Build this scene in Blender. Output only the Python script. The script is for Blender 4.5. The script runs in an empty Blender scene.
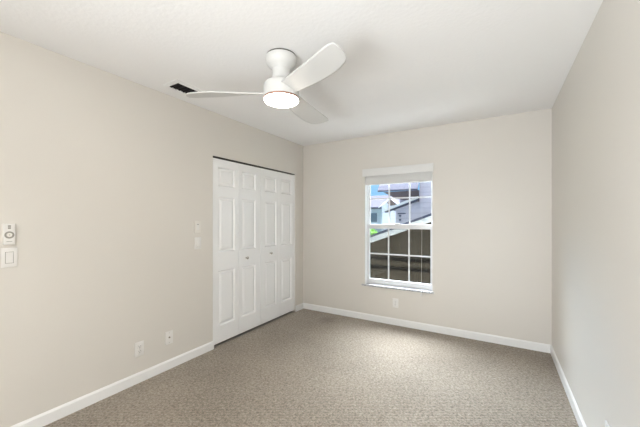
import bpy, bmesh, math, random
from mathutils import Vector, Matrix
random.seed(7)
sc = bpy.context.scene
col = sc.collection
W, H, REAR = 2.982, 2.44, -4.10

# ------------------------------------------------------------------ camera
cd = bpy.data.cameras.new('camera'); cam = bpy.data.objects.new('camera', cd); col.objects.link(cam)
cam.location = (2.5268, -3.7511, 1.3276)
cam.rotation_euler = (math.pi/2, 0, math.radians(30.754))
cd.sensor_width = 36; cd.lens = 300.16/640*36
cd.shift_y = (219.94-213.5)/640
cd.clip_start = 0.02; cd.clip_end = 200
sc.camera = cam

# ------------------------------------------------------------------ view
sc.view_settings.view_transform = 'Standard'; sc.view_settings.look = 'None'
sc.view_settings.gamma = 1; sc.view_settings.use_curve_mapping = False
sc.view_settings.exposure = 0.05

# ------------------------------------------------------------------ sky: blue, with the sun veiled by thin cloud high up beyond the houses
SKY_LOW, CLOUD = 1.3, 70.0
w = bpy.data.worlds.new('sky'); sc.world = w; w.use_nodes = True
nt = w.node_tree; nt.nodes.clear(); N = nt.nodes.new; L = nt.links.new
out = N('ShaderNodeOutputWorld'); bg = N('ShaderNodeBackground'); L(bg.outputs[0], out.inputs[0])
tc = N('ShaderNodeTexCoord'); sx = N('ShaderNodeSeparateXYZ'); L(tc.outputs['Generated'], sx.inputs[0])
def mr(src, a, b, c, d):
    m = N('ShaderNodeMapRange'); m.interpolation_type = 'SMOOTHSTEP'
    m.inputs[1].default_value = a; m.inputs[2].default_value = b; m.inputs[3].default_value = c; m.inputs[4].default_value = d
    L(src, m.inputs[0]); return m.outputs[0]
gd = Vector((-.38, .45, .80)).normalized()
dp = N('ShaderNodeVectorMath'); dp.operation = 'DOT_PRODUCT'; dp.inputs[1].default_value = gd; L(tc.outputs['Generated'], dp.inputs[0])
glow = mr(dp.outputs['Value'], 0.66, 0.98, 0, 1); ez = mr(sx.outputs[2], 0.25, 0.6, 0, 1)
st = mr(glow, 0, 1, SKY_LOW, CLOUD)
nz = N('ShaderNodeTexNoise'); nz.inputs['Scale'].default_value = 9; nz.inputs['Detail'].default_value = 5
L(tc.outputs['Generated'], nz.inputs[0])
cl = mr(nz.outputs[0], 0.58, 0.75, 0, 1)
mx = N('ShaderNodeMix'); mx.data_type = 'RGBA'
mx.inputs[6].default_value = (0.27, 0.55, 0.86, 1); mx.inputs[7].default_value = (0.92, 0.97, 1.04, 1)
mxf = N('ShaderNodeMath'); mxf.operation = 'MAXIMUM'; L(cl, mxf.inputs[0]); L(ez, mxf.inputs[1]); L(mxf.outputs[0], mx.inputs[0])
L(mx.outputs[2], bg.inputs[0]); L(st, bg.inputs[1])

# ------------------------------------------------------------------ fill lamp added in the unseen hall to brighten ceiling and walls
def area(name, loc, rot, sx_, sy_, watts, colr):
    d = bpy.data.lights.new(name, 'AREA'); d.shape = 'RECTANGLE'; d.size = sx_; d.size_y = sy_; d.energy = watts; d.color = colr
    o = bpy.data.objects.new(name, d); o.location = loc; o.rotation_euler = rot; col.objects.link(o); return o
HALL_FILL_W = 172
area('hall_fill', (1.80, -5.50, 0.66), (math.radians(122), 0, math.radians(-66)), 2.0, 1.2, HALL_FILL_W, (0.90, 0.955, 1.0))

# ------------------------------------------------------------------ materials
def lin(h):
    c = [int(h[i:i+2], 16)/255 for i in (0, 2, 4)]
    return tuple((x/12.92 if x <= .04045 else ((x+.055)/1.055)**2.4) for x in c) + (1,)
def mat(name, colr, rough=.5, spec=.5, metal=0, bump=None, vary=None, emit=None):
    """plain surface; bump=(scale, strength, distance); vary=(scale, amount)"""
    m = bpy.data.materials.new(name); m.use_nodes = True; t = m.node_tree; b = t.nodes['Principled BSDF']
    c = lin(colr) if isinstance(colr, str) else tuple(colr) + (1,)
    b.inputs['Base Color'].default_value = c
    b.inputs['Roughness'].default_value = rough; b.inputs['Metallic'].default_value = metal
    b.inputs['Specular IOR Level'].default_value = spec
    tcn = t.nodes.new('ShaderNodeTexCoord')
    if vary:
        n = t.nodes.new('ShaderNodeTexNoise'); n.inputs['Scale'].default_value = vary[0]; n.inputs['Detail'].default_value = 3
        t.links.new(tcn.outputs['Object'], n.inputs[0])
        x = t.nodes.new('ShaderNodeMix'); x.data_type = 'RGBA'
        a = vary[1]
        x.inputs[6].default_value = tuple(v*(1-a) for v in c[:3]) + (1,); x.inputs[7].default_value = tuple(min(1, v*(1+a)) for v in c[:3]) + (1,)
        t.links.new(n.outputs[0], x.inputs[0]); t.links.new(x.outputs[2], b.inputs['Base Color'])
    if bump:
        n = t.nodes.new('ShaderNodeTexNoise'); n.inputs['Scale'].default_value = bump[0]; n.inputs['Detail'].default_value = 2
        t.links.new(tcn.outputs['Object'], n.inputs[0])
        u = t.nodes.new('ShaderNodeBump'); u.inputs['Strength'].default_value = bump[1]; u.inputs['Distance'].default_value = bump[2]
        t.links.new(n.outputs[0], u.inputs['Height']); t.links.new(u.outputs[0], b.inputs['Normal'])
    if emit:
        b.inputs['Emission Color'].default_value = tuple(emit[0]) + (1,); b.inputs['Emission Strength'].default_value = emit[1]
    return m
M = {}
M['wall'] = mat('wall_paint', (0.698, 0.662, 0.608), .42, .45, bump=(140, .12, .002), vary=(1.2, .02))
M['ceiling'] = mat('ceiling_paint', (0.90, 0.89, 0.88), .8, .2, bump=(45, .35, .004))
M['trim'] = mat('white_trim_paint', (0.85, 0.845, 0.835), .3, .5, vary=(3, .015))
M['door'] = mat('white_door_paint', (0.88, 0.875, 0.87), .26, .5, vary=(2, .01))
M['fan'] = mat('white_fan_enamel', (0.68, 0.675, 0.655), .4, .4, vary=(4, .01))
M['blade'] = mat('white_blade', (0.67, 0.665, 0.65), .45, .35, vary=(4, .01))
M['plate'] = mat('white_plastic', (0.80, 0.78, 0.75), .35, .5, vary=(20, .01))
M['plate_warm'] = mat('ivory_plastic', (0.78, 0.745, 0.69), .35, .5, vary=(20, .01))
M['slot'] = mat('dark_slot', (0.03, 0.028, 0.026), .6, .3, vary=(40, .1))
M['greyprint'] = mat('grey_plastic', (0.34, 0.32, 0.28), .5, .4, vary=(40, .1))
M['chrome'] = mat('brushed_nickel', (0.55, 0.53, 0.5), .25, .5, 1, vary=(30, .05))
M['brass'] = mat('coax_metal', (0.25, 0.22, 0.18), .3, .5, 1, vary=(30, .05))
M['black'] = mat('black_duct', (0.012, 0.01, 0.012), .7, .2, vary=(30, .2))
M['track'] = mat('bronze_track', (0.10, 0.09, 0.08), .5, .3, .6, vary=(30, .1))
M['vinyl'] = mat('white_vinyl', (0.74, 0.74, 0.745), .35, .5, vary=(5, .01))
M['blind'] = mat('white_blind', (0.74, 0.735, 0.72), .45, .4, vary=(8, .02))
M['cord'] = mat('white_cord', (0.8, 0.79, 0.77), .7, .2, vary=(80, .05))
M['rim'] = mat('copper_rim', (0.42, 0.25, 0.19), .35, .5, .3, vary=(20, .05))
M['lens'] = mat('lit_opal_lens', (0.9, 0.88, 0.84), .4, .4, emit=((1.0, 0.90, 0.76), 24.0), vary=(5, .01))
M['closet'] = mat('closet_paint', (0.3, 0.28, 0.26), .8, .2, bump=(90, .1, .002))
M['hall'] = mat('hall_paint', (0.66, 0.62, 0.57), .6, .3, bump=(140, .1, .002))

def nodes_mat(name):
    m = bpy.data.materials.new(name); m.use_nodes = True; t = m.node_tree
    return m, t, t.nodes['Principled BSDF'], t.nodes.new, t.links.new
# marble sill
m, t, b, n_, l_ = nodes_mat('marble_sill')
a = n_('ShaderNodeTexNoise'); a.inputs['Scale'].default_value = 28; a.inputs['Detail'].default_value = 6; a.inputs['Distortion'].default_value = 1.5
c = n_('ShaderNodeTexCoord'); l_(c.outputs['Object'], a.inputs[0])
r = n_('ShaderNodeValToRGB'); r.color_ramp.elements[0].position = .38; r.color_ramp.elements[0].color = (.26, .26, .28, 1)
r.color_ramp.elements[1].position = .56; r.color_ramp.elements[1].color = (.55, .55, .57, 1)
l_(a.outputs[0], r.inputs[0]); l_(r.outputs[0], b.inputs['Base Color']); b.inputs['Roughness'].default_value = .3
M['marble'] = m
# carpet: diagonal loop rows, flecks, soft wear and one stain by the far corner
m, t, b, n_, l_ = nodes_mat('loop_carpet')
c = n_('ShaderNodeTexCoord')
mp = n_('ShaderNodeMapping'); mp.inputs['Rotation'].default_value = (0, 0, math.radians(-120.75)); l_(c.outputs['Object'], mp.inputs[0])
w1 = n_('ShaderNodeTexWave'); w1.inputs['Scale'].default_value = 19; w1.inputs['Distortion'].default_value = 3.5; w1.inputs['Detail'].default_value = 2; w1.inputs['Detail Scale'].default_value = 6
l_(mp.outputs[0], w1.inputs[0])
v1 = n_('ShaderNodeTexVoronoi'); v1.inputs['Scale'].default_value = 95; l_(mp.outputs[0], v1.inputs[0])
n1 = n_('ShaderNodeTexNoise'); n1.inputs['Scale'].default_value = 1.6; n1.inputs['Detail'].default_value = 4; l_(c.outputs['Object'], n1.inputs[0])
n2 = n_('ShaderNodeTexNoise'); n2.inputs['Scale'].default_value = 55; n2.inputs['Detail'].default_value = 3; l_(c.outputs['Object'], n2.inputs[0])
def math_(op, x, y):
    k = n_('ShaderNodeMath'); k.operation = op
    for i, z in enumerate((x, y)):
        if isinstance(z, (int, float)): k.inputs[i].default_value = z
        else: l_(z, k.inputs[i])
    return k.outputs[0]
h = math_('ADD', math_('MULTIPLY', w1.outputs['Fac'], .38), math_('MULTIPLY', math_('SUBTRACT', 1.0, v1.outputs['Distance']), .62))
f = math_('ADD', math_('MULTIPLY', h, .40), math_('ADD', math_('MULTIPLY', n1.outputs[0], .22), math_('MULTIPLY', n2.outputs[0], .55)))
r = n_('ShaderNodeValToRGB'); r.color_ramp.elements[0].position = .42; r.color_ramp.elements[0].color = (.185, .150, .115, 1)
r.color_ramp.elements[1].position = .82; r.color_ramp.elements[1].color = (.53, .455, .370, 1)
l_(f, r.inputs[0])
# stain
sp = n_('ShaderNodeVectorMath'); sp.operation = 'DISTANCE'; sp.inputs[1].default_value = (.58, -.27, 0)
wob = n_('ShaderNodeTexNoise'); wob.inputs['Scale'].default_value = 14; l_(c.outputs['Object'], wob.inputs[0])
l_(c.outputs['Object'], sp.inputs[0])
d = math_('ADD', sp.outputs['Value'], math_('MULTIPLY', math_('SUBTRACT', wob.outputs[0], .5), .22))
s = n_('ShaderNodeMapRange'); s.inputs[1].default_value = .04; s.inputs[2].default_value = .15; s.inputs[3].default_value = .35; s.inputs[4].default_value = 0
l_(d, s.inputs[0])
x = n_('ShaderNodeMix'); x.data_type = 'RGBA'; x.inputs[7].default_value = (.10, .078, .058, 1)
l_(s.outputs[0], x.inputs[0]); l_(r.outputs[0], x.inputs[6]); l_(x.outputs[2], b.inputs['Base Color'])
u = n_('ShaderNodeBump'); u.inputs['Strength'].default_value = .9; u.inputs['Distance'].default_value = .006
l_(h, u.inputs['Height']); l_(u.outputs[0], b.inputs['Normal'])
b.inputs['Roughness'].default_value = .9; b.inputs['Specular IOR Level'].default_value = .15
b.inputs['Sheen Weight'].default_value = .25
M['carpet'] = m
# window glass: clear with a mirror coat
m = bpy.data.materials.new('window_glass'); m.use_nodes = True; t = m.node_tree; t.nodes.clear()
o = t.nodes.new('ShaderNodeOutputMaterial'); tr = t.nodes.new('ShaderNodeBsdfTransparent'); gl = t.nodes.new('ShaderNodeBsdfGlossy'); fr = t.nodes.new('ShaderNodeFresnel'); ms = t.nodes.new('ShaderNodeMixShader')
tr.inputs[0].default_value = (.93, .95, .95, 1); gl.inputs['Roughness'].default_value = .02; fr.inputs[0].default_value = 1.45
geo = t.nodes.new('ShaderNodeNewGeometry'); io = t.nodes.new('ShaderNodeMapRange'); io.inputs[3].default_value = 1.45; io.inputs[4].default_value = 1/1.45
t.links.new(geo.outputs['Backfacing'], io.inputs[0]); t.links.new(io.outputs[0], fr.inputs[0])   # both faces of the thin pane reflect alike
t.links.new(fr.outputs[0], ms.inputs[0]); t.links.new(tr.outputs[0], ms.inputs[1]); t.links.new(gl.outputs[0], ms.inputs[2]); t.links.new(ms.outputs[0], o.inputs[0])
M['glass'] = m
# fly screen: fine dark mesh, half open
m = bpy.data.materials.new('fly_screen'); m.use_nodes = True; t = m.node_tree; t.nodes.clear()
o = t.nodes.new('ShaderNodeOutputMaterial'); tr = t.nodes.new('ShaderNodeBsdfTransparent'); df = t.nodes.new('ShaderNodeBsdfDiffuse'); ms = t.nodes.new('ShaderNodeMixShader')
df.inputs[0].default_value = (.02, .02, .02, 1); ms.inputs[0].default_value = .17
t.links.new(tr.outputs[0], ms.inputs[1]); t.links.new(df.outputs[0], ms.inputs[2]); t.links.new(ms.outputs[0], o.inputs[0])
M['screen'] = m
# outside
def siding(name, c1, c2, scale, direction='Z', rough=.8):
    m, t, b, n_, l_ = nodes_mat(name)
    c = n_('ShaderNodeTexCoord'); wv = n_('ShaderNodeTexWave'); wv.wave_profile = 'SAW'; wv.bands_direction = direction; wv.inputs['Scale'].default_value = scale
    l_(c.outputs['Object'], wv.inputs[0])
    r = n_('ShaderNodeValToRGB'); r.color_ramp.elements[0].color = tuple(c1) + (1,); r.color_ramp.elements[1].color = tuple(c2) + (1,)
    r.color_ramp.elements[0].position = .0; r.color_ramp.elements[1].position = .25
    l_(wv.outputs['Fac'], r.inputs[0]); l_(r.outputs[0], b.inputs['Base Color']); b.inputs['Roughness'].default_value = rough; b.inputs['Specular IOR Level'].default_value = .2
    return m
M['pink_siding'] = siding('mauve_siding', (.60, .52, .52), (.72, .63, .63), 1.6)
M['white_siding'] = siding('pale_blue_siding', (.44, .48, .60), (.54, .58, .70), 1.6)
M['shingle'] = siding('mauve_shingles', (.075, .072, .098), (.098, .094, .126), 3.0)
M['brown_board'] = siding('brown_boards', (.034, .025, .014), (.066, .050, .030), 2.2, 'X')
M['bounce_cut'] = mat('bounce_cut_brown', (.05, .04, .03), .9, .1, vary=(4, .2))
M['bounce_slab'] = mat('pale_bounce_slab', (.60, .585, .56), .9, .1, bump=(30, .2, .004), vary=(2, .1))
M['dark_rail'] = mat('dark_brown_rail', (.010, .008, .006), .9, .1, vary=(4, .2))
M['soffit'] = mat('brown_soffit', (.15, .11, .105), .8, .2, vary=(3, .3))
M['fascia'] = mat('white_fascia', (.70, .685, .64), .6, .3, vary=(3, .04))
M['shinglegrey'] = mat('grey_shingles', (.30, .32, .38), .9, .2, vary=(12, .2))
M['edge'] = mat('dark_roof_edge', (.07, .075, .11), .8, .2, vary=(8, .2))
M['leaf'] = mat('leaf_green', (.20, .42, .06), .6, .3, vary=(3, .4))
M['bark'] = mat('bark', (.10, .07, .05), .9, .2, vary=(9, .3))
M['lawn'] = mat('lawn', (.035, .06, .02), .95, .1, bump=(20, .4, .02), vary=(2, .3))
M['winglass'] = mat('house_window_glass', (.10, .14, .20), .15, .5, vary=(3, .1))

# ------------------------------------------------------------------ mesh helpers
class MB:
    def __init__(s): s.bm = bmesh.new()
    def box(s, x0, y0, z0, x1, y1, z1, bev=0, seg=2):
        g = bmesh.ops.create_cube(s.bm, size=1)['verts']
        for v in g:
            v.co = Vector(((x0+x1)/2 + v.co.x*(x1-x0), (y0+y1)/2 + v.co.y*(y1-y0), (z0+z1)/2 + v.co.z*(z1-z0)))
        if bev:
            es = list({e for v in g for e in v.link_edges})
            bmesh.ops.bevel(s.bm, geom=es, offset=bev, segments=seg, affect='EDGES', profile=.6)
        return s
    def prism(s, pts, axis, a, b):
        """outline pts (2-D) swept along axis ('x','y','z') from a to b"""
        def P(p, k):
            return {'x': (k, p[0], p[1]), 'y': (p[0], k, p[1]), 'z': (p[0], p[1], k)}[axis]
        A = [s.bm.verts.new(P(p, a)) for p in pts]; B = [s.bm.verts.new(P(p, b)) for p in pts]
        n = len(pts); s.bm.faces.new(A); s.bm.faces.new(B[::-1])
        for i in range(n): s.bm.faces.new((A[i], B[i], B[(i+1) % n], A[(i+1) % n]))
        return s
    def lathe(s, prof, n=48, m=None):
        """profile [(r, z)] spun round the z axis; m places it"""
        rings = []; new = []
        for r, z in prof:
            if r < 1e-6:
                v = s.bm.verts.new((0, 0, z)); rings.append([v]); new.append(v)
            else:
                R_ = [s.bm.verts.new((r*math.cos(2*math.pi*i/n), r*math.sin(2*math.pi*i/n), z)) for i in range(n)]
                rings.append(R_); new += R_
        for A, B in zip(rings, rings[1:]):
            for i in range(n):
                j = (i+1) % n
                q = [A[i % len(A)], A[j % len(A)], B[j % len(B)], B[i % len(B)]]
                q = list(dict.fromkeys(q))
                if len(q) > 2: s.bm.faces.new(q)
        if m is not None: bmesh.ops.transform(s.bm, matrix=m, verts=new)
        return s
    def tube(s, pts, r, n=8):
        pts = [Vector(p) for p in pts]; rings = []
        for i, p in enumerate(pts):
            d = (pts[min(i+1, len(pts)-1)] - pts[max(i-1, 0)]).normalized()
            u = d.orthogonal().normalized(); v = d.cross(u)
            rings.append([s.bm.verts.new(p + (u*math.cos(2*math.pi*k/n) + v*math.sin(2*math.pi*k/n))*r) for k in range(n)])
        for A, B in zip(rings, rings[1:]):
            for k in range(n): s.bm.faces.new((A[k], A[(k+1) % n], B[(k+1) % n], B[k]))
        s.bm.faces.new(rings[0][::-1]); s.bm.faces.new(rings[-1]); return s
    def build(s, name, m, parent=None, smooth=None, loc=None):
        bmesh.ops.recalc_face_normals(s.bm, faces=s.bm.faces)
        me = bpy.data.meshes.new(name); s.bm.to_mesh(me); s.bm.free()
        me.materials.append(m)
        if smooth is not None:
            for p in me.polygons: p.use_smooth = True
            me.set_sharp_from_angle(angle=math.radians(smooth))
        o = bpy.data.objects.new(name, me); col.objects.link(o)
        if parent: o.parent = parent
        if loc: o.location = loc
        return o
def tag(o, label, cat, group=None, kind=None):
    o['label'] = label; o['category'] = cat
    if group: o['group'] = group
    if kind: o['kind'] = kind
    return o
def empty(name, loc=(0, 0, 0), rz=0):
    o = bpy.data.objects.new(name, None); o.empty_display_size = .1; col.objects.link(o); o.location = loc; o.rotation_euler.z = rz; return o
def struct(o, label, cat): return tag(o, label, cat, kind='structure')

# ------------------------------------------------------------------ the room
T = .15
# back wall with the window opening
WX0, WX1, WZ0, WZ1 = .994, 1.851, .452, 2.0
b = MB()
b.box(-T, 0, -.1, WX0, T, H+.1); b.box(WX1, 0, -.1, W+T, T, H+.1); b.box(WX0, 0, -.1, WX1, T, WZ0); b.box(WX0, 0, WZ1, WX1, T, H+.1)
struct(b.build('wall_back', M['wall']), 'greige far wall holding the window', 'wall')
b = MB()  # dark slab added outside, out of view, to stop light bouncing off
for q in ((-T, WX0, -3.0, H+.3), (WX1, W+T, -3.0, H+.3), (WX0, WX1, -3.0, WZ0), (WX0, WX1, WZ1, H+.3)): b.box(q[0], T, q[2], q[1], T+.03, q[3])
struct(b.build('wall_bounce_cut', M['bounce_cut']), 'unseen dark slab added outside the window wall to cut bounce light', 'wall')
# left wall with the closet opening
CY0, CY1, CZ = -1.662, -.200, 1.992
LT = .11
b = MB()
b.box(-LT, REAR, -.1, 0, CY0, H+.1); b.box(-LT, CY1, -.1, 0, 0, H+.1); b.box(-LT, CY0, CZ, 0, CY1, H+.1)
struct(b.build('wall_left', M['wall']), 'long greige wall with closet doors and switches', 'wall')
b = MB(); b.box(W, REAR, -.1, W+T, 0, H+.1)
struct(b.build('wall_right', M['wall']), 'bare greige wall closest on the right side', 'wall')
# rear wall with the doorway behind the camera
DX0, DX1, DZ = .25, 2.95, 2.42
b = MB()
b.box(-LT, REAR-.12, -.1, DX0, REAR, H+.1); b.box(DX1, REAR-.12, -.1, W+T, REAR, H+.1); b.box(DX0, REAR-.12, DZ, DX1, REAR, H+.1)
struct(b.build('wall_rear', M['wall']), 'greige wall behind the camera with an open doorway', 'wall')
b = MB(); b.box(-.02, REAR-2.5, -.1, W+T+.1, .0, 0)
struct(b.build('floor', M['carpet']), 'grey brown loop pile carpet across the room', 'carpet')
b = MB(); b.box(-T, REAR-2.5, H, W+T, T, H+.1)
struct(b.build('ceiling', M['ceiling']), 'flat white textured ceiling', 'ceiling')
# hall shell behind the doorway, closet shell behind the bifold doors
b = MB(); b.box(-.1, REAR-2.5, -.1, .0, REAR-.12, H); b.box(W+.1, REAR-2.5, -.1, W+.2, REAR-.12, H); b.box(-.1, REAR-2.6, -.1, W+.2, REAR-2.5, H)
struct(b.build('wall_hall', M['hall']), 'pale hall walls beyond the doorway', 'wall')
b = MB(); b.box(-.82, CY0-.2, -.1, -.72, CY1+.12, H); b.box(-.72, CY0-.3, -.1, -LT, CY0-.2, H); b.box(-.72, CY1+.1, -.1, -LT, CY1+.2, H); b.box(-.82, CY0-.3, H, -LT, CY1+.2, H+.1); b.box(-.82, CY0-.3, -.12, -.02, CY1+.2, -.005)
struct(b.build('wall_closet', M['closet']), 'dim closet interior behind the bifold doors', 'wall')
# baseboards
BH, BT = .083, .012
def base_prof(s=1): return [(0, 0), (s*BT, 0), (s*BT, BH-.014), (s*BT*.55, BH-.004), (s*BT*.3, BH), (0, BH)]
b = MB(); b.prism([(-p[0], p[1]) for p in base_prof()], 'x', 0, W)
struct(b.build('baseboard_back', M['trim']), 'white baseboard under the window wall', 'baseboard')
b = MB(); b.prism(base_prof(), 'y', REAR, CY0+.006); b.prism(base_prof(), 'y', CY1, 0)
struct(b.build('baseboard_left', M['trim']), 'white baseboard along the closet wall', 'baseboard')
b = MB(); b.prism([(W-p[0], p[1]) for p in base_prof()], 'y', REAR, 0)
struct(b.build('baseboard_right', M['trim']), 'white baseboard along the bare right wall', 'baseboard')

# ------------------------------------------------------------------ window
win = empty('window_1', ((WX0+WX1)/2, 0, WZ0)); struct(win, 'white single-hung window with grids in the far wall', 'window')
def wpart(b, name, m, parent, smooth=None):
    o = b.build(name, m, None, smooth); o.parent = parent
    root = parent
    off = Vector((0, 0, 0))
    while root: off += Vector(root.location); root = root.parent
    o.data.transform(Matrix.Translation(-off)); return o
FX0, FX1, FZ1 = WX0+.012, WX1-.012, WZ1-.012
SZ = .474
b = MB()
for x0, x1, z0, z1 in ((WX0, FX0, SZ, WZ1), (FX1, WX1, SZ, WZ1), (FX0, FX1, FZ1, WZ1), (FX0, FX1, SZ-.02, SZ)):
    b.box(x0, .06, z0, x1, .145, z1)
wpart(b, 'window_frame', M['vinyl'], win)
b = MB(); b.box(WX0, .001, SZ, WX0+.004, .062, WZ1); b.box(WX1-.004, .001, SZ, WX1, .062, WZ1); b.box(WX0, .001, WZ1-.004, WX1, .062, WZ1)
wpart(b, 'bright_jamb_liner', M['trim'], win)  # white liner added to make the daylit jamb look bright
def sash(name, y0, y1, z0, z1, st, bot, top):
    b = MB()
    b.box(FX0, y0, z0, FX0+st, y1, z1, .003); b.box(FX1-st, y0, z0, FX1, y1, z1, .003)
    b.box(FX0+st-.002, y0, z0, FX1-st+.002, y1, z0+bot, .003); b.box(FX0+st-.002, y0, z1-top, FX1-st+.002, y1, z1, .003)
    s_ = wpart(b, name, M['vinyl'], win)
    gx0, gx1, gz0, gz1 = FX0+st-.003, FX1-st+.003, z0+bot-.003, z1-top+.003
    ym = (y0+y1)/2
    b = MB(); b.box(gx0, ym-.002, gz0, gx1, ym+.002, gz1); wpart(b, 'pane', M['glass'], s_)
    b = MB(); k = .0085
    for i in (1, 2):
        xx = gx0 + (gx1-gx0)*i/3; b.box(xx-k, ym-.009, gz0, xx+k, ym-.003, gz1)
    zz = (gz0+gz1)/2; b.box(gx0, ym-.0092, zz-k, gx1, ym-.0032, zz+k)
    wpart(b, 'muntin', M['vinyl'], s_)
    return s_
sash('upper_sash', .105, .130, 1.225, FZ1, .020, .045, .035)
low = sash('lower_sash', .072, .100, SZ, 1.272, .024, .068, .060)
b = MB(); b.box(1.36, .060, 1.272, 1.43, .098, 1.285, .003); wpart(b, 'sash_lock', M['vinyl'], low)
b = MB(); b.box(FX0+.002, .136, SZ, FX1-.002, .137, 1.25); wpart(b, 'fly_screen', M['screen'], win)
b = MB(); b.box(WX0-.042, -.022, SZ-.022, WX1+.022, 0.0, SZ, .003); b.box(WX0+.0005, -.002, SZ-.022, WX1-.0005, .07, SZ)
wpart(b, 'window_sill', M['marble'], win)

# blind pulled right up
bl = empty('window_blind', ((WX0+WX1)/2, -.02, 1.90)); tag(bl, 'white slatted blind pulled fully up at the top of the window', 'blind')
b = MB(); b.box(.968, -.030, 1.900, 1.864, -.022, 2.000, .002); b.box(.968, -.022, 1.903, .974, -.0005, 1.999); b.box(1.858, -.022, 1.903, 1.864, -.0005, 1.999); b.box(.97, -.0225, 1.985, 1.862, -.0005, 1.994)
wpart(b, 'valance', M['blind'], bl)
b = MB(); b.box(1.000, .008, 1.945, 1.846, .052, 1.992, .003); wpart(b, 'headrail', M['blind'], bl)
b = MB()
for i in range(22):
    z = 1.812 + i*.0052
    b.box(1.003+.001*random.random(), .006+.002*random.random(), z, 1.843, .054, z+.0047)
wpart(b, 'slat_stack', M['blind'], bl)
b = MB(); b.box(1.001, .005, 1.792, 1.845, .055, 1.810, .003); wpart(b, 'bottom_rail', M['blind'], bl)
b = MB(); b.tube([(1.735, -.034, 1.91), (1.737, -.034, 1.3), (1.733, -.033, .9), (1.728, -.033, .475)], .0009); c_ = wpart(b, 'lift_cord', M['cord'], bl)
b = MB(); b.lathe([(0, .48), (.004, .478), (.006, .46), (.009, .425), (.0095, .415), (0, .413)], 16, Matrix.Translation((1.728, -.033, 0))); wpart(b, 'tassel', M['cord'], c_, 40)

# ------------------------------------------------------------------ bifold closet doors
def leaf(y0, y1, hinge_high, parent, x):
    """moulded leaf, front at x, with three raised panels; the wide stile is away from the hinge side"""
    bm = bmesh.new(); Z0, Z1 = .028, 1.972
    wide, nar = .078, .050
    a0, a1 = (y0+wide, y1-nar) if hinge_high else (y0+nar, y1-wide)
    ys = [y0, a0, a1, y1]; zs = [Z0, .205, .790, .985, 1.570, 1.685, 1.885, Z1]
    V = [[bm.verts.new((x, yy, zz)) for zz in zs] for yy in ys]
    pan = []
    for i in range(3):
        for j in range(7):
            f = bm.faces.new((V[i][j], V[i+1][j], V[i+1][j+1], V[i][j+1]))
            if i == 1 and j in (1, 3, 5): pan.append(f)
    bmesh.ops.recalc_face_normals(bm, faces=bm.faces)
    if bm.faces[0].normal.x < 0: bmesh.ops.reverse_faces(bm, faces=bm.faces)
    for f in pan:
        for th, dp in ((.012, -.015), (.010, 0), (.022, .012)):
            bmesh.ops.inset_region(bm, faces=[f], thickness=th, depth=dp, use_even_offset=True)
    # sides and back
    ring = [e for e in bm.edges if e.is_boundary]
    r = bmesh.ops.extrude_edge_only(bm, edges=ring)['geom']
    for v in r:
        if isinstance(v, bmesh.types.BMVert): v.co.x = x-.033
    be = [e for e in bm.edges if e.is_boundary]; bmesh.ops.holes_fill(bm, edges=be)
    s = MB(); s.bm.free(); s.bm = bm
    return wpart(s, 'door_leaf', M['door'], parent)
def bifold(name, y0, y1, knob, label):
    d = empty(name, (-.02, (y0+y1)/2, 0)); struct(d, label, 'closet door')
    g = .0025; ym = (y0+y1)/2
    x = -.012
    leaf(y0+g, ym-g/2, True, d, x); leaf(ym+g/2, y1-g, False, d, x)
    b = MB()
    mt = Matrix.Translation((x, knob[0], knob[1])) @ Matrix.Rotation(math.pi/2, 4, 'Y')
    b.lathe([(0, -.001), (.010, -.001), (.009, .004), (.006, .008), (.006, .014), (.013, .020), (.0155, .027), (.013, .033), (.006, .036), (0, .0365)], 24, mt)
    wpart(b, 'knob', M['chrome'], d, 50); return d
CM = (CY0+CY1)/2
bifold('door_1', CY0, CM, (-1.175, .885), 'white panelled bifold closet door nearer the wall switches')
bifold('door_2', CM, CY1, (-.745, .90), 'white panelled bifold closet door nearer the window wall')
b = MB(); b.box(-.060, CY0, CZ-.010, -.012, CY1, CZ)
struct(b.build('trim_1', M['track']), 'thin dark door track above the closet doors', 'door track')

# ------------------------------------------------------------------ ceiling fan with light
AX, AY = 1.258, -2.132
fan = empty('ceiling_fan', (AX, AY, H)); tag(fan, 'white flush-mount ceiling fan with three blades and a lit round light', 'ceiling fan')
def fpart(b, name, m, parent=None, smooth=35): return b.build(name, m, parent or fan, smooth)
b = MB(); b.lathe([(0, -.0), (.098, 0), (.098, -.012), (0, -.012)]); fpart(b, 'shadow_gap_ring', M['track'])  # dark ring set in for the shadow gap above the canopy
b = MB(); b.lathe([(0, -.011), (.104, -.011), (.106, -.018), (.105, -.034), (.100, -.052), (.088, -.070), (.070, -.084), (.064, -.094), (0, -.094)]); fpart(b, 'canopy', M['fan'])
b = MB(); b.lathe([(0, -.094), (.062, -.094), (.060, -.110), (.062, -.140), (.070, -.168), (.084, -.186), (.0, -.186)]); fpart(b, 'neck', M['fan'])
b = MB(); b.lathe([(0, -.182), (.080, -.183), (.108, -.188), (.117, -.197), (.120, -.210), (.1205, -.280), (.118, -.286), (0, -.286)]); fpart(b, 'motor_housing', M['fan'])
b = MB(); b.lathe([(.0, -.285), (.119, -.285), (.1215, -.289), (.1215, -.294), (.117, -.298), (0, -.298)]); fpart(b, 'trim_ring', M['rim'])
b = MB(); b.lathe([(0, -.297), (.1165, -.297), (.116, -.303), (.108, -.311), (.090, -.318), (.060, -.324), (.025, -.327), (0, -.3275)]); fpart(b, 'light_lens', M['lens'])
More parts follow.
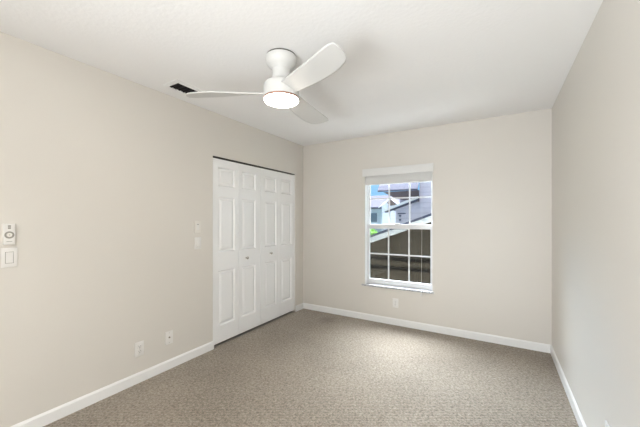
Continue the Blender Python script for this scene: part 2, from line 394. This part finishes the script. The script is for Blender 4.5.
def blade_mesh():
    bm = bmesh.new(); NS, NC = 40, 12; R0, R1 = .055, .662
    rows = []
    for i in range(NS+1):
        s = i/NS; r = R0 + (R1-R0)*(1-(1-s)**1.25)
        q = (r-R0)/(R1-R0)
        lo = -.058 + .012*q                                  # straight edge
        hi = .052 + .063*math.sin(math.pi*min(1, q/.72)*.5)**1.5 - .028*max(0, (q-.72)/.28)**1.2
        # rounded tip
        if q > .86:
            k = (q-.86)/.14; c = math.sqrt(max(0, 1-k**2.4)); mid = lo + (hi-lo)*.14
            lo = mid + (lo-mid)*max(.0, c); hi = mid + (hi-mid)*max(.0, c)
        pit = math.radians(25 - 13*min(1, q*1.6))
        zc = -.248 - .006*q
        row = []
        for j in range(NC+1):
            u = lo + (hi-lo)*j/NC
            row.append(bm.verts.new((r, u*math.cos(pit), zc - u*math.sin(pit))))
        rows.append(row)
    for A, B in zip(rows, rows[1:]):
        for j in range(NC): bm.faces.new((A[j], B[j], B[j+1], A[j+1]))
    bmesh.ops.remove_doubles(bm, verts=bm.verts, dist=1e-5)
    return bm
s = MB(); s.bm.free(); s.bm = blade_mesh()
bl0 = s.build('blade', M['blade'], fan, 50)
so = bl0.modifiers.new('thickness', 'SOLIDIFY'); so.thickness = .007; so.offset = 0
for i, ang in enumerate((-153, -27, 93)):
    o = bl0
    if i: o = bl0.copy(); col.objects.link(o); o.parent = fan
    o.rotation_euler.z = math.radians(ang)

# ------------------------------------------------------------------ ceiling vent
VX, VY = .243, -2.145
v = empty('ceiling_vent', (VX, VY, H)); tag(v, 'white framed black air vent in the ceiling above the closet wall', 'air vent')
fx, fy, ix, iy = .096, .146, .065, .113
b = MB()
for q in (((-fx, -fy), (fx, -fy), (ix, -iy), (-ix, -iy)), ((fx, -fy), (fx, fy), (ix, iy), (ix, -iy)), ((fx, fy), (-fx, fy), (-ix, iy), (ix, iy)), ((-fx, fy), (-fx, -fy), (-ix, -iy), (-ix, iy))):
    P = [b.bm.verts.new((x_, y_, z_)) for (x_, y_), z_ in zip(q, (-.004, -.004, -.010, -.010))]; b.bm.faces.new(P)
    P = [b.bm.verts.new((x_, y_, 0)) for (x_, y_) in q[:2]] + [b.bm.verts.new((x_, y_, -.004)) for (x_, y_) in q[:2]][::-1]; b.bm.faces.new(P)
    P = [b.bm.verts.new((x_, y_, -.010)) for (x_, y_) in q[2:]] + [b.bm.verts.new((x_, y_, -.001)) for (x_, y_) in q[2:]][::-1]; b.bm.faces.new(P)
b.build('vent_frame', M['trim'], v)
b = MB(); b.box(-ix-.004, -iy-.004, -.0025, ix+.004, iy+.004, -.0005); b.build('duct_opening', M['black'], v)
for i in range(6):
    yy = -iy + .02 + i*(2*iy-.04)/5
    b = MB(); b.prism([(yy-.010, -.0026), (yy-.0085, -.0026), (yy+.006, -.0085), (yy+.0045, -.0085)], 'x', -ix, ix); b.build('louver', M['black'], v)
b = MB(); b.lathe([(0, -.012), (.004, -.0115), (.005, -.009), (.005, -.005)], 16, Matrix.Translation((-.078, .128, 0))); b.build('screw', M['greyprint'], v)

# ------------------------------------------------------------------ plates on the walls
def frame_at(wall, a, z):
    """an Empty on a wall: local x along the wall, local y out of it"""
    if wall == 'left': return (0, a, z), math.radians(-90)
    if wall == 'right': return (W, a, z), math.radians(90)
    return (a, 0, z), math.radians(180)
PW, PH = .072, .116
def plate(e, m, w_=PW, h_=PH, d=.0075):
    b = MB(); b.box(-w_/2, 0, -h_/2, w_/2, d, h_/2, .003); return b.build('wall_plate', m, e, 40)
def screws(e, zs, m):
    for z in zs:
        b = MB(); b.lathe([(0, .0011), (.0025, .001), (.003, 0)], 12, Matrix.Translation((0, .0075, z)) @ Matrix.Rotation(-math.pi/2, 4, 'X')); b.build('screw', m, e)
def outlet(wall, a, z, label, group=None):
    loc, rz = frame_at(wall, a, z); e = empty('wall_outlet', loc, rz); tag(e, label, 'electrical outlet', group)
    plate(e, M['plate'])
    for s_ in (-1, 1):
        b = MB(); b.box(-.0165, .006, s_*.0195-.0145, .0165, .0095, s_*.0195+.0145, .004); r_ = b.build('receptacle', M['plate'], e, 40)
        b = MB()
        for xx in (-.0065, .0065): b.box(xx-.0012, .0094, s_*.0195-.001, xx+.0012, .0098, s_*.0195+.008)
        b.lathe([(0, 0), (.0026, 0), (.0026, .0003), (0, .0003)], 10, Matrix.Translation((0, .0095, s_*.0195-.007)) @ Matrix.Rotation(-math.pi/2, 4, 'X'))
        b.build('socket_slot', M['slot'], r_)
    screws(e, (0,), M['greyprint']); return e
def rocker(wall, a, z, label, name='light_switch', m=None):
    m = m or M['plate']
    loc, rz = frame_at(wall, a, z); e = empty(name, loc, rz); tag(e, label, 'light switch', None)
    plate(e, m)
    b = MB(); b.box(-.0185, .0065, -.0345, .0185, .0080, .0345); b.build('switch_surround', M['greyprint'], e)
    b = MB(); b.prism([(.0065, -.032), (.0085, -.032), (.0095, 0), (.0125, .032), (.0065, .032)], 'x', -.0160, .0160); b.build('rocker', m, e)
    screws(e, (-.048, .048), m); return e
outlet('left', -2.398, .274, 'white duplex outlet low on the closet wall, farther from the doors')
loc, rz = frame_at('left', -2.140, .280); e = empty('cable_plate', loc, rz); tag(e, 'white cable jack plate low on the wall between outlet and closet', 'cable outlet')
plate(e, M['plate'])
b = MB(); b.lathe([(0, 0), (.0075, 0), (.0075, .002), (.005, .0022), (.005, .009), (0, .009)], 12, Matrix.Translation((0, .0075, .002)) @ Matrix.Rotation(-math.pi/2, 4, 'X')); b.build('coaxial_jack', M['brass'], e)
screws(e, (-.042, .042), M['greyprint'])
outlet('back', 1.407, .278, 'white duplex outlet on the far wall below the window')
outlet('right', -1.804, .288, 'white outlet at the bottom edge of the bare right wall')
rocker('left', -3.157, 1.102, 'wide white rocker switch below the fan remote')
# upper plate by the closet: a blank-faced dimmer plate
loc, rz = frame_at('left', -1.845, 1.262); e = empty('fan_switch', loc, rz); tag(e, 'white wall control plate beside the closet, upper of two', 'wall switch')
plate(e, M['plate_warm'])
b = MB(); b.box(-.0165, .0070, -.033, .0165, .0092, .033, .001); b.build('control_face', M['plate'], e)
b = MB(); b.box(-.010, .0090, .018, .010, .0098, .026); b.build('indicator', M['greyprint'], e)
screws(e, (-.048, .048), M['plate'])
# lower plate: toggle switch
loc, rz = frame_at('left', -1.842, 1.101); e = empty('light_switch', loc, rz); tag(e, 'white toggle light switch beside the closet, lower of two', 'light switch')
plate(e, M['plate'])
b = MB(); b.box(-.0175, .0068, -.034, .0175, .0088, .034, .001); b.build('switch_surround', M['plate_warm'], e)
b = MB(); b.prism([(.0080, -.028), (.0170, -.026), (.0125, .004), (.0090, .028), (.0080, .028)], 'x', -.0135, .0135); b.build('rocker', M['plate'], e)
screws(e, (-.048, .048), M['plate'])
# fan remote in its holder
loc, rz = frame_at('left', -3.160, 1.240); e = empty('fan_remote', loc, rz); tag(e, 'white fan remote with round dial in a wall holder above the switch', 'remote control')
b = MB(); b.box(-.029, 0, -.066, .029, .006, .064, .002); b.build('holder', M['plate_warm'], e, 40)
b = MB(); b.box(-.026, .004, -.060, .026, .020, .066, .004, 3); b.build('remote_body', M['plate'], e, 40)
face = Matrix.Rotation(-math.pi/2, 4, 'X')
b = MB(); b.lathe([(.0125, .0), (.0215, .0), (.0215, .0016), (.0125, .0016), (.0125, 0)], 36, Matrix.Translation((0, .0198, -.002)) @ face); b.build('dial', M['greyprint'], e, 40)
b = MB(); b.lathe([(0, 0), (.0115, 0), (.0105, .002), (0, .0022)], 28, Matrix.Translation((0, .0198, -.002)) @ face); b.build('button', M['plate_warm'], e, 40)
b = MB(); b.lathe([(0, 0), (.003, 0), (.0025, .001), (0, .001)], 12, Matrix.Translation((0, .0212, -.002)) @ face); b.build('button', M['greyprint'], e, 40)
b = MB(); b.box(-.0065, .0195, .034, .0065, .0212, .044, .0008); b.build('button', M['greyprint'], e)
b = MB(); b.box(-.0065, .0195, .046, .0065, .0212, .056, .0008); b.build('button', M['greyprint'], e)
b = MB(); b.box(-.0125, .0198, -.0425, .0125, .0204, -.0395); b.build('printed_line', M['greyprint'], e)

# ------------------------------------------------------------------ outside the window
GZ = -2.8
b = MB(); b.box(-40, .6, GZ-.2, 30, 60, GZ); struct(b.build('ground', M['lawn']), 'grass ground outside far below the window', 'ground')
b = MB(); b.box(-4, .2, GZ, 7, 4.2, GZ+.04); struct(b.build('ground_bounce_slab', M['bounce_slab']), 'unseen pale slab added below the window to bounce light to the ceiling', 'bounce_slab')  # unseen pale slab added to throw light up onto the ceiling
def opart(b, name, m, parent): return b.build(name, m, parent)
# brown boarded outbuilding close by: shallow gable with a white rake board
sh = empty('brown_outbuilding'); tag(sh, 'dark brown boarded building with sloping white rake board, close outside window', 'building')
zr = lambda x_: .90 + .37*(x_+.49)
b = MB(); b.prism([(-1.2, GZ), (-1.2, zr(-1.2)-.1), (3.0, zr(3.0)-.1), (5.5, zr(.5)-.1), (5.5, GZ)], 'y', 4.3, 7.2); opart(b, 'wall', M['brown_board'], sh)
b = MB(); b.prism([(-1.6, zr(-1.6)-.20), (-1.6, zr(-1.6)-.06), (3.0, zr(3.0)-.06), (5.9, zr(.1)-.06), (5.9, zr(.1)-.20), (3.0, zr(3.0)-.20)], 'y', 3.98, 4.06); opart(b, 'rake_board', M['fascia'], sh)
b = MB(); b.prism([(-1.64, zr(-1.64)-.06), (-1.64, zr(-1.64)), (3.0, zr(3.0)), (5.95, zr(.05)), (5.95, zr(.05)-.06), (3.0, zr(3.0)-.06)], 'y', 3.94, 7.4); opart(b, 'roof', M['edge'], sh)
b = MB(); b.box(-1.2, 4.27, .22, 5.4, 4.30, .30); opart(b, 'wall_rail', M['dark_rail'], sh)
b = MB(); b.box(-1.2, 4.27, -.03, 5.4, 4.30, .05); opart(b, 'wall_rail', M['dark_rail'], sh)
# mauve two storey house behind it
hp = empty('mauve_house'); tag(hp, 'tall mauve sided house seen through the upper right panes', 'house')
b = MB(); b.box(-.06, 8.0, GZ, 5.0, 13, 4.2); opart(b, 'tower_wall', M['pink_siding'], hp)
b = MB(); b.prism([(-1.0, GZ), (-1.0, 1.80), (-.06, 2.14), (-.06, GZ)], 'y', 8.05, 11.5); opart(b, 'wing_wall', M['pink_siding'], hp)
b = MB(); b.prism([(-1.36, 1.66), (-1.36, 1.75), (-.06, 2.225), (-.06, 2.135)], 'y', 7.75, 7.82); opart(b, 'rake_board', M['fascia'], hp)
b = MB(); b.prism([(-1.36, 1.62), (-1.36, 1.66), (-.06, 2.135), (-.06, 2.07)], 'y', 7.80, 8.06); opart(b, 'soffit', M['edge'], hp)
b = MB(); b.prism([(-1.36, 1.73), (-1.36, 1.755), (-.06, 2.23), (-.06, 2.2)], 'y', 7.80, 11.6); opart(b, 'wing_roof', M['shingle'], hp)
b = MB(); b.prism([(7.70, 2.44), (7.70, 2.50), (9.2, 4.5), (9.25, 4.4)], 'x', -1.62, -.062); opart(b, 'upper_roof', M['shingle'], hp)
b = MB(); b.prism([(-1.45, 2.44), (-.90, 2.15), (-.07, 2.02), (-.07, 2.46)], 'y', 7.9, 8.02); opart(b, 'gable_board', M['soffit'], hp)
b = MB(); b.box(-.90, 8.02, 1.56, -.60, 8.05, 1.60); opart(b, 'window_head', M['edge'], hp)
for z in (1.30, 1.46):
    b = MB(); b.box(-.84, 7.97, z, -.77, 8.05, z+.06); opart(b, 'wall_lamp', M['edge'], hp)
# pale blue house farther off with a front gable
hb = empty('pale_blue_house'); tag(hb, 'pale blue house with a front gable, far behind the other roofs', 'house')
b = MB(); b.box(-9.0, 14.2, GZ, -2.2, 20, 2.10); opart(b, 'wall', M['white_siding'], hb)
b = MB(); b.prism([(13.8, 2.05), (13.8, 2.12), (14.45, 2.87), (20.4, 2.12), (20.4, 2.05)], 'x', -9.3, -2.55); opart(b, 'roof', M['shingle'], hb)
b = MB(); b.box(-9.3, 13.78, 2.00, -3.3, 13.85, 2.10); opart(b, 'eave_shadow', M['edge'], hb)  # dark strip standing in for the shadow at the eave
b = MB(); b.prism([(-3.42, GZ), (-3.42, 2.12), (-2.87, 2.58), (-2.32, 2.12), (-2.32, GZ)], 'y', 13.4, 17); opart(b, 'gable_wall', M['white_siding'], hb)
b = MB(); b.prism([(-2.87, 2.52), (-3.1, 2.33), (-2.87, 2.15), (-2.5, 2.2)], 'y', 13.36, 13.4); opart(b, 'gable_vent', M['soffit'], hb)
b = MB(); b.prism([(-3.62, 2.02), (-3.62, 2.09), (-2.87, 2.70), (-2.2, 2.15), (-2.2, 2.08), (-2.87, 2.63)], 'y', 13.36, 13.4); opart(b, 'rake_board', M['fascia'], hb)
b = MB(); b.box(-4.45, 14.15, 1.2, -4.0, 14.2, 1.75); opart(b, 'house_window', M['winglass'], hb)
# young tree whose crown shows over the outbuilding's roof
def leaf_tree(name, x, y, z, r, n, label):
    t_ = empty(name, (x, y, GZ)); tag(t_, label, 'tree')
    b = MB(); b.tube([(0, 0, 0), (.03, .02, (z-GZ)*.5), (0, 0, z-GZ)], .07); b.build('trunk', M['bark'], t_)
    b = MB()
    for i in range(n):
        d = Vector((random.gauss(0, 1), random.gauss(0, 1), random.gauss(0, 1))).normalized()*r*random.random()**.4
        c = Vector((0, 0, z-GZ)) + d; u = Vector((random.gauss(0, 1), random.gauss(0, 1), random.gauss(0, 1))).normalized(); v_ = u.orthogonal().normalized(); k = .06+.05*random.random()
        b.bm.faces.new([b.bm.verts.new(c + p) for p in (u*k, v_*k*.5, -u*k, -v_*k*.5)])
    b.build('foliage', M['leaf'], t_)
leaf_tree('young_tree', -2.62, 9.2, .35, .62, 900, 'bright green tree crown just above the white rake board')
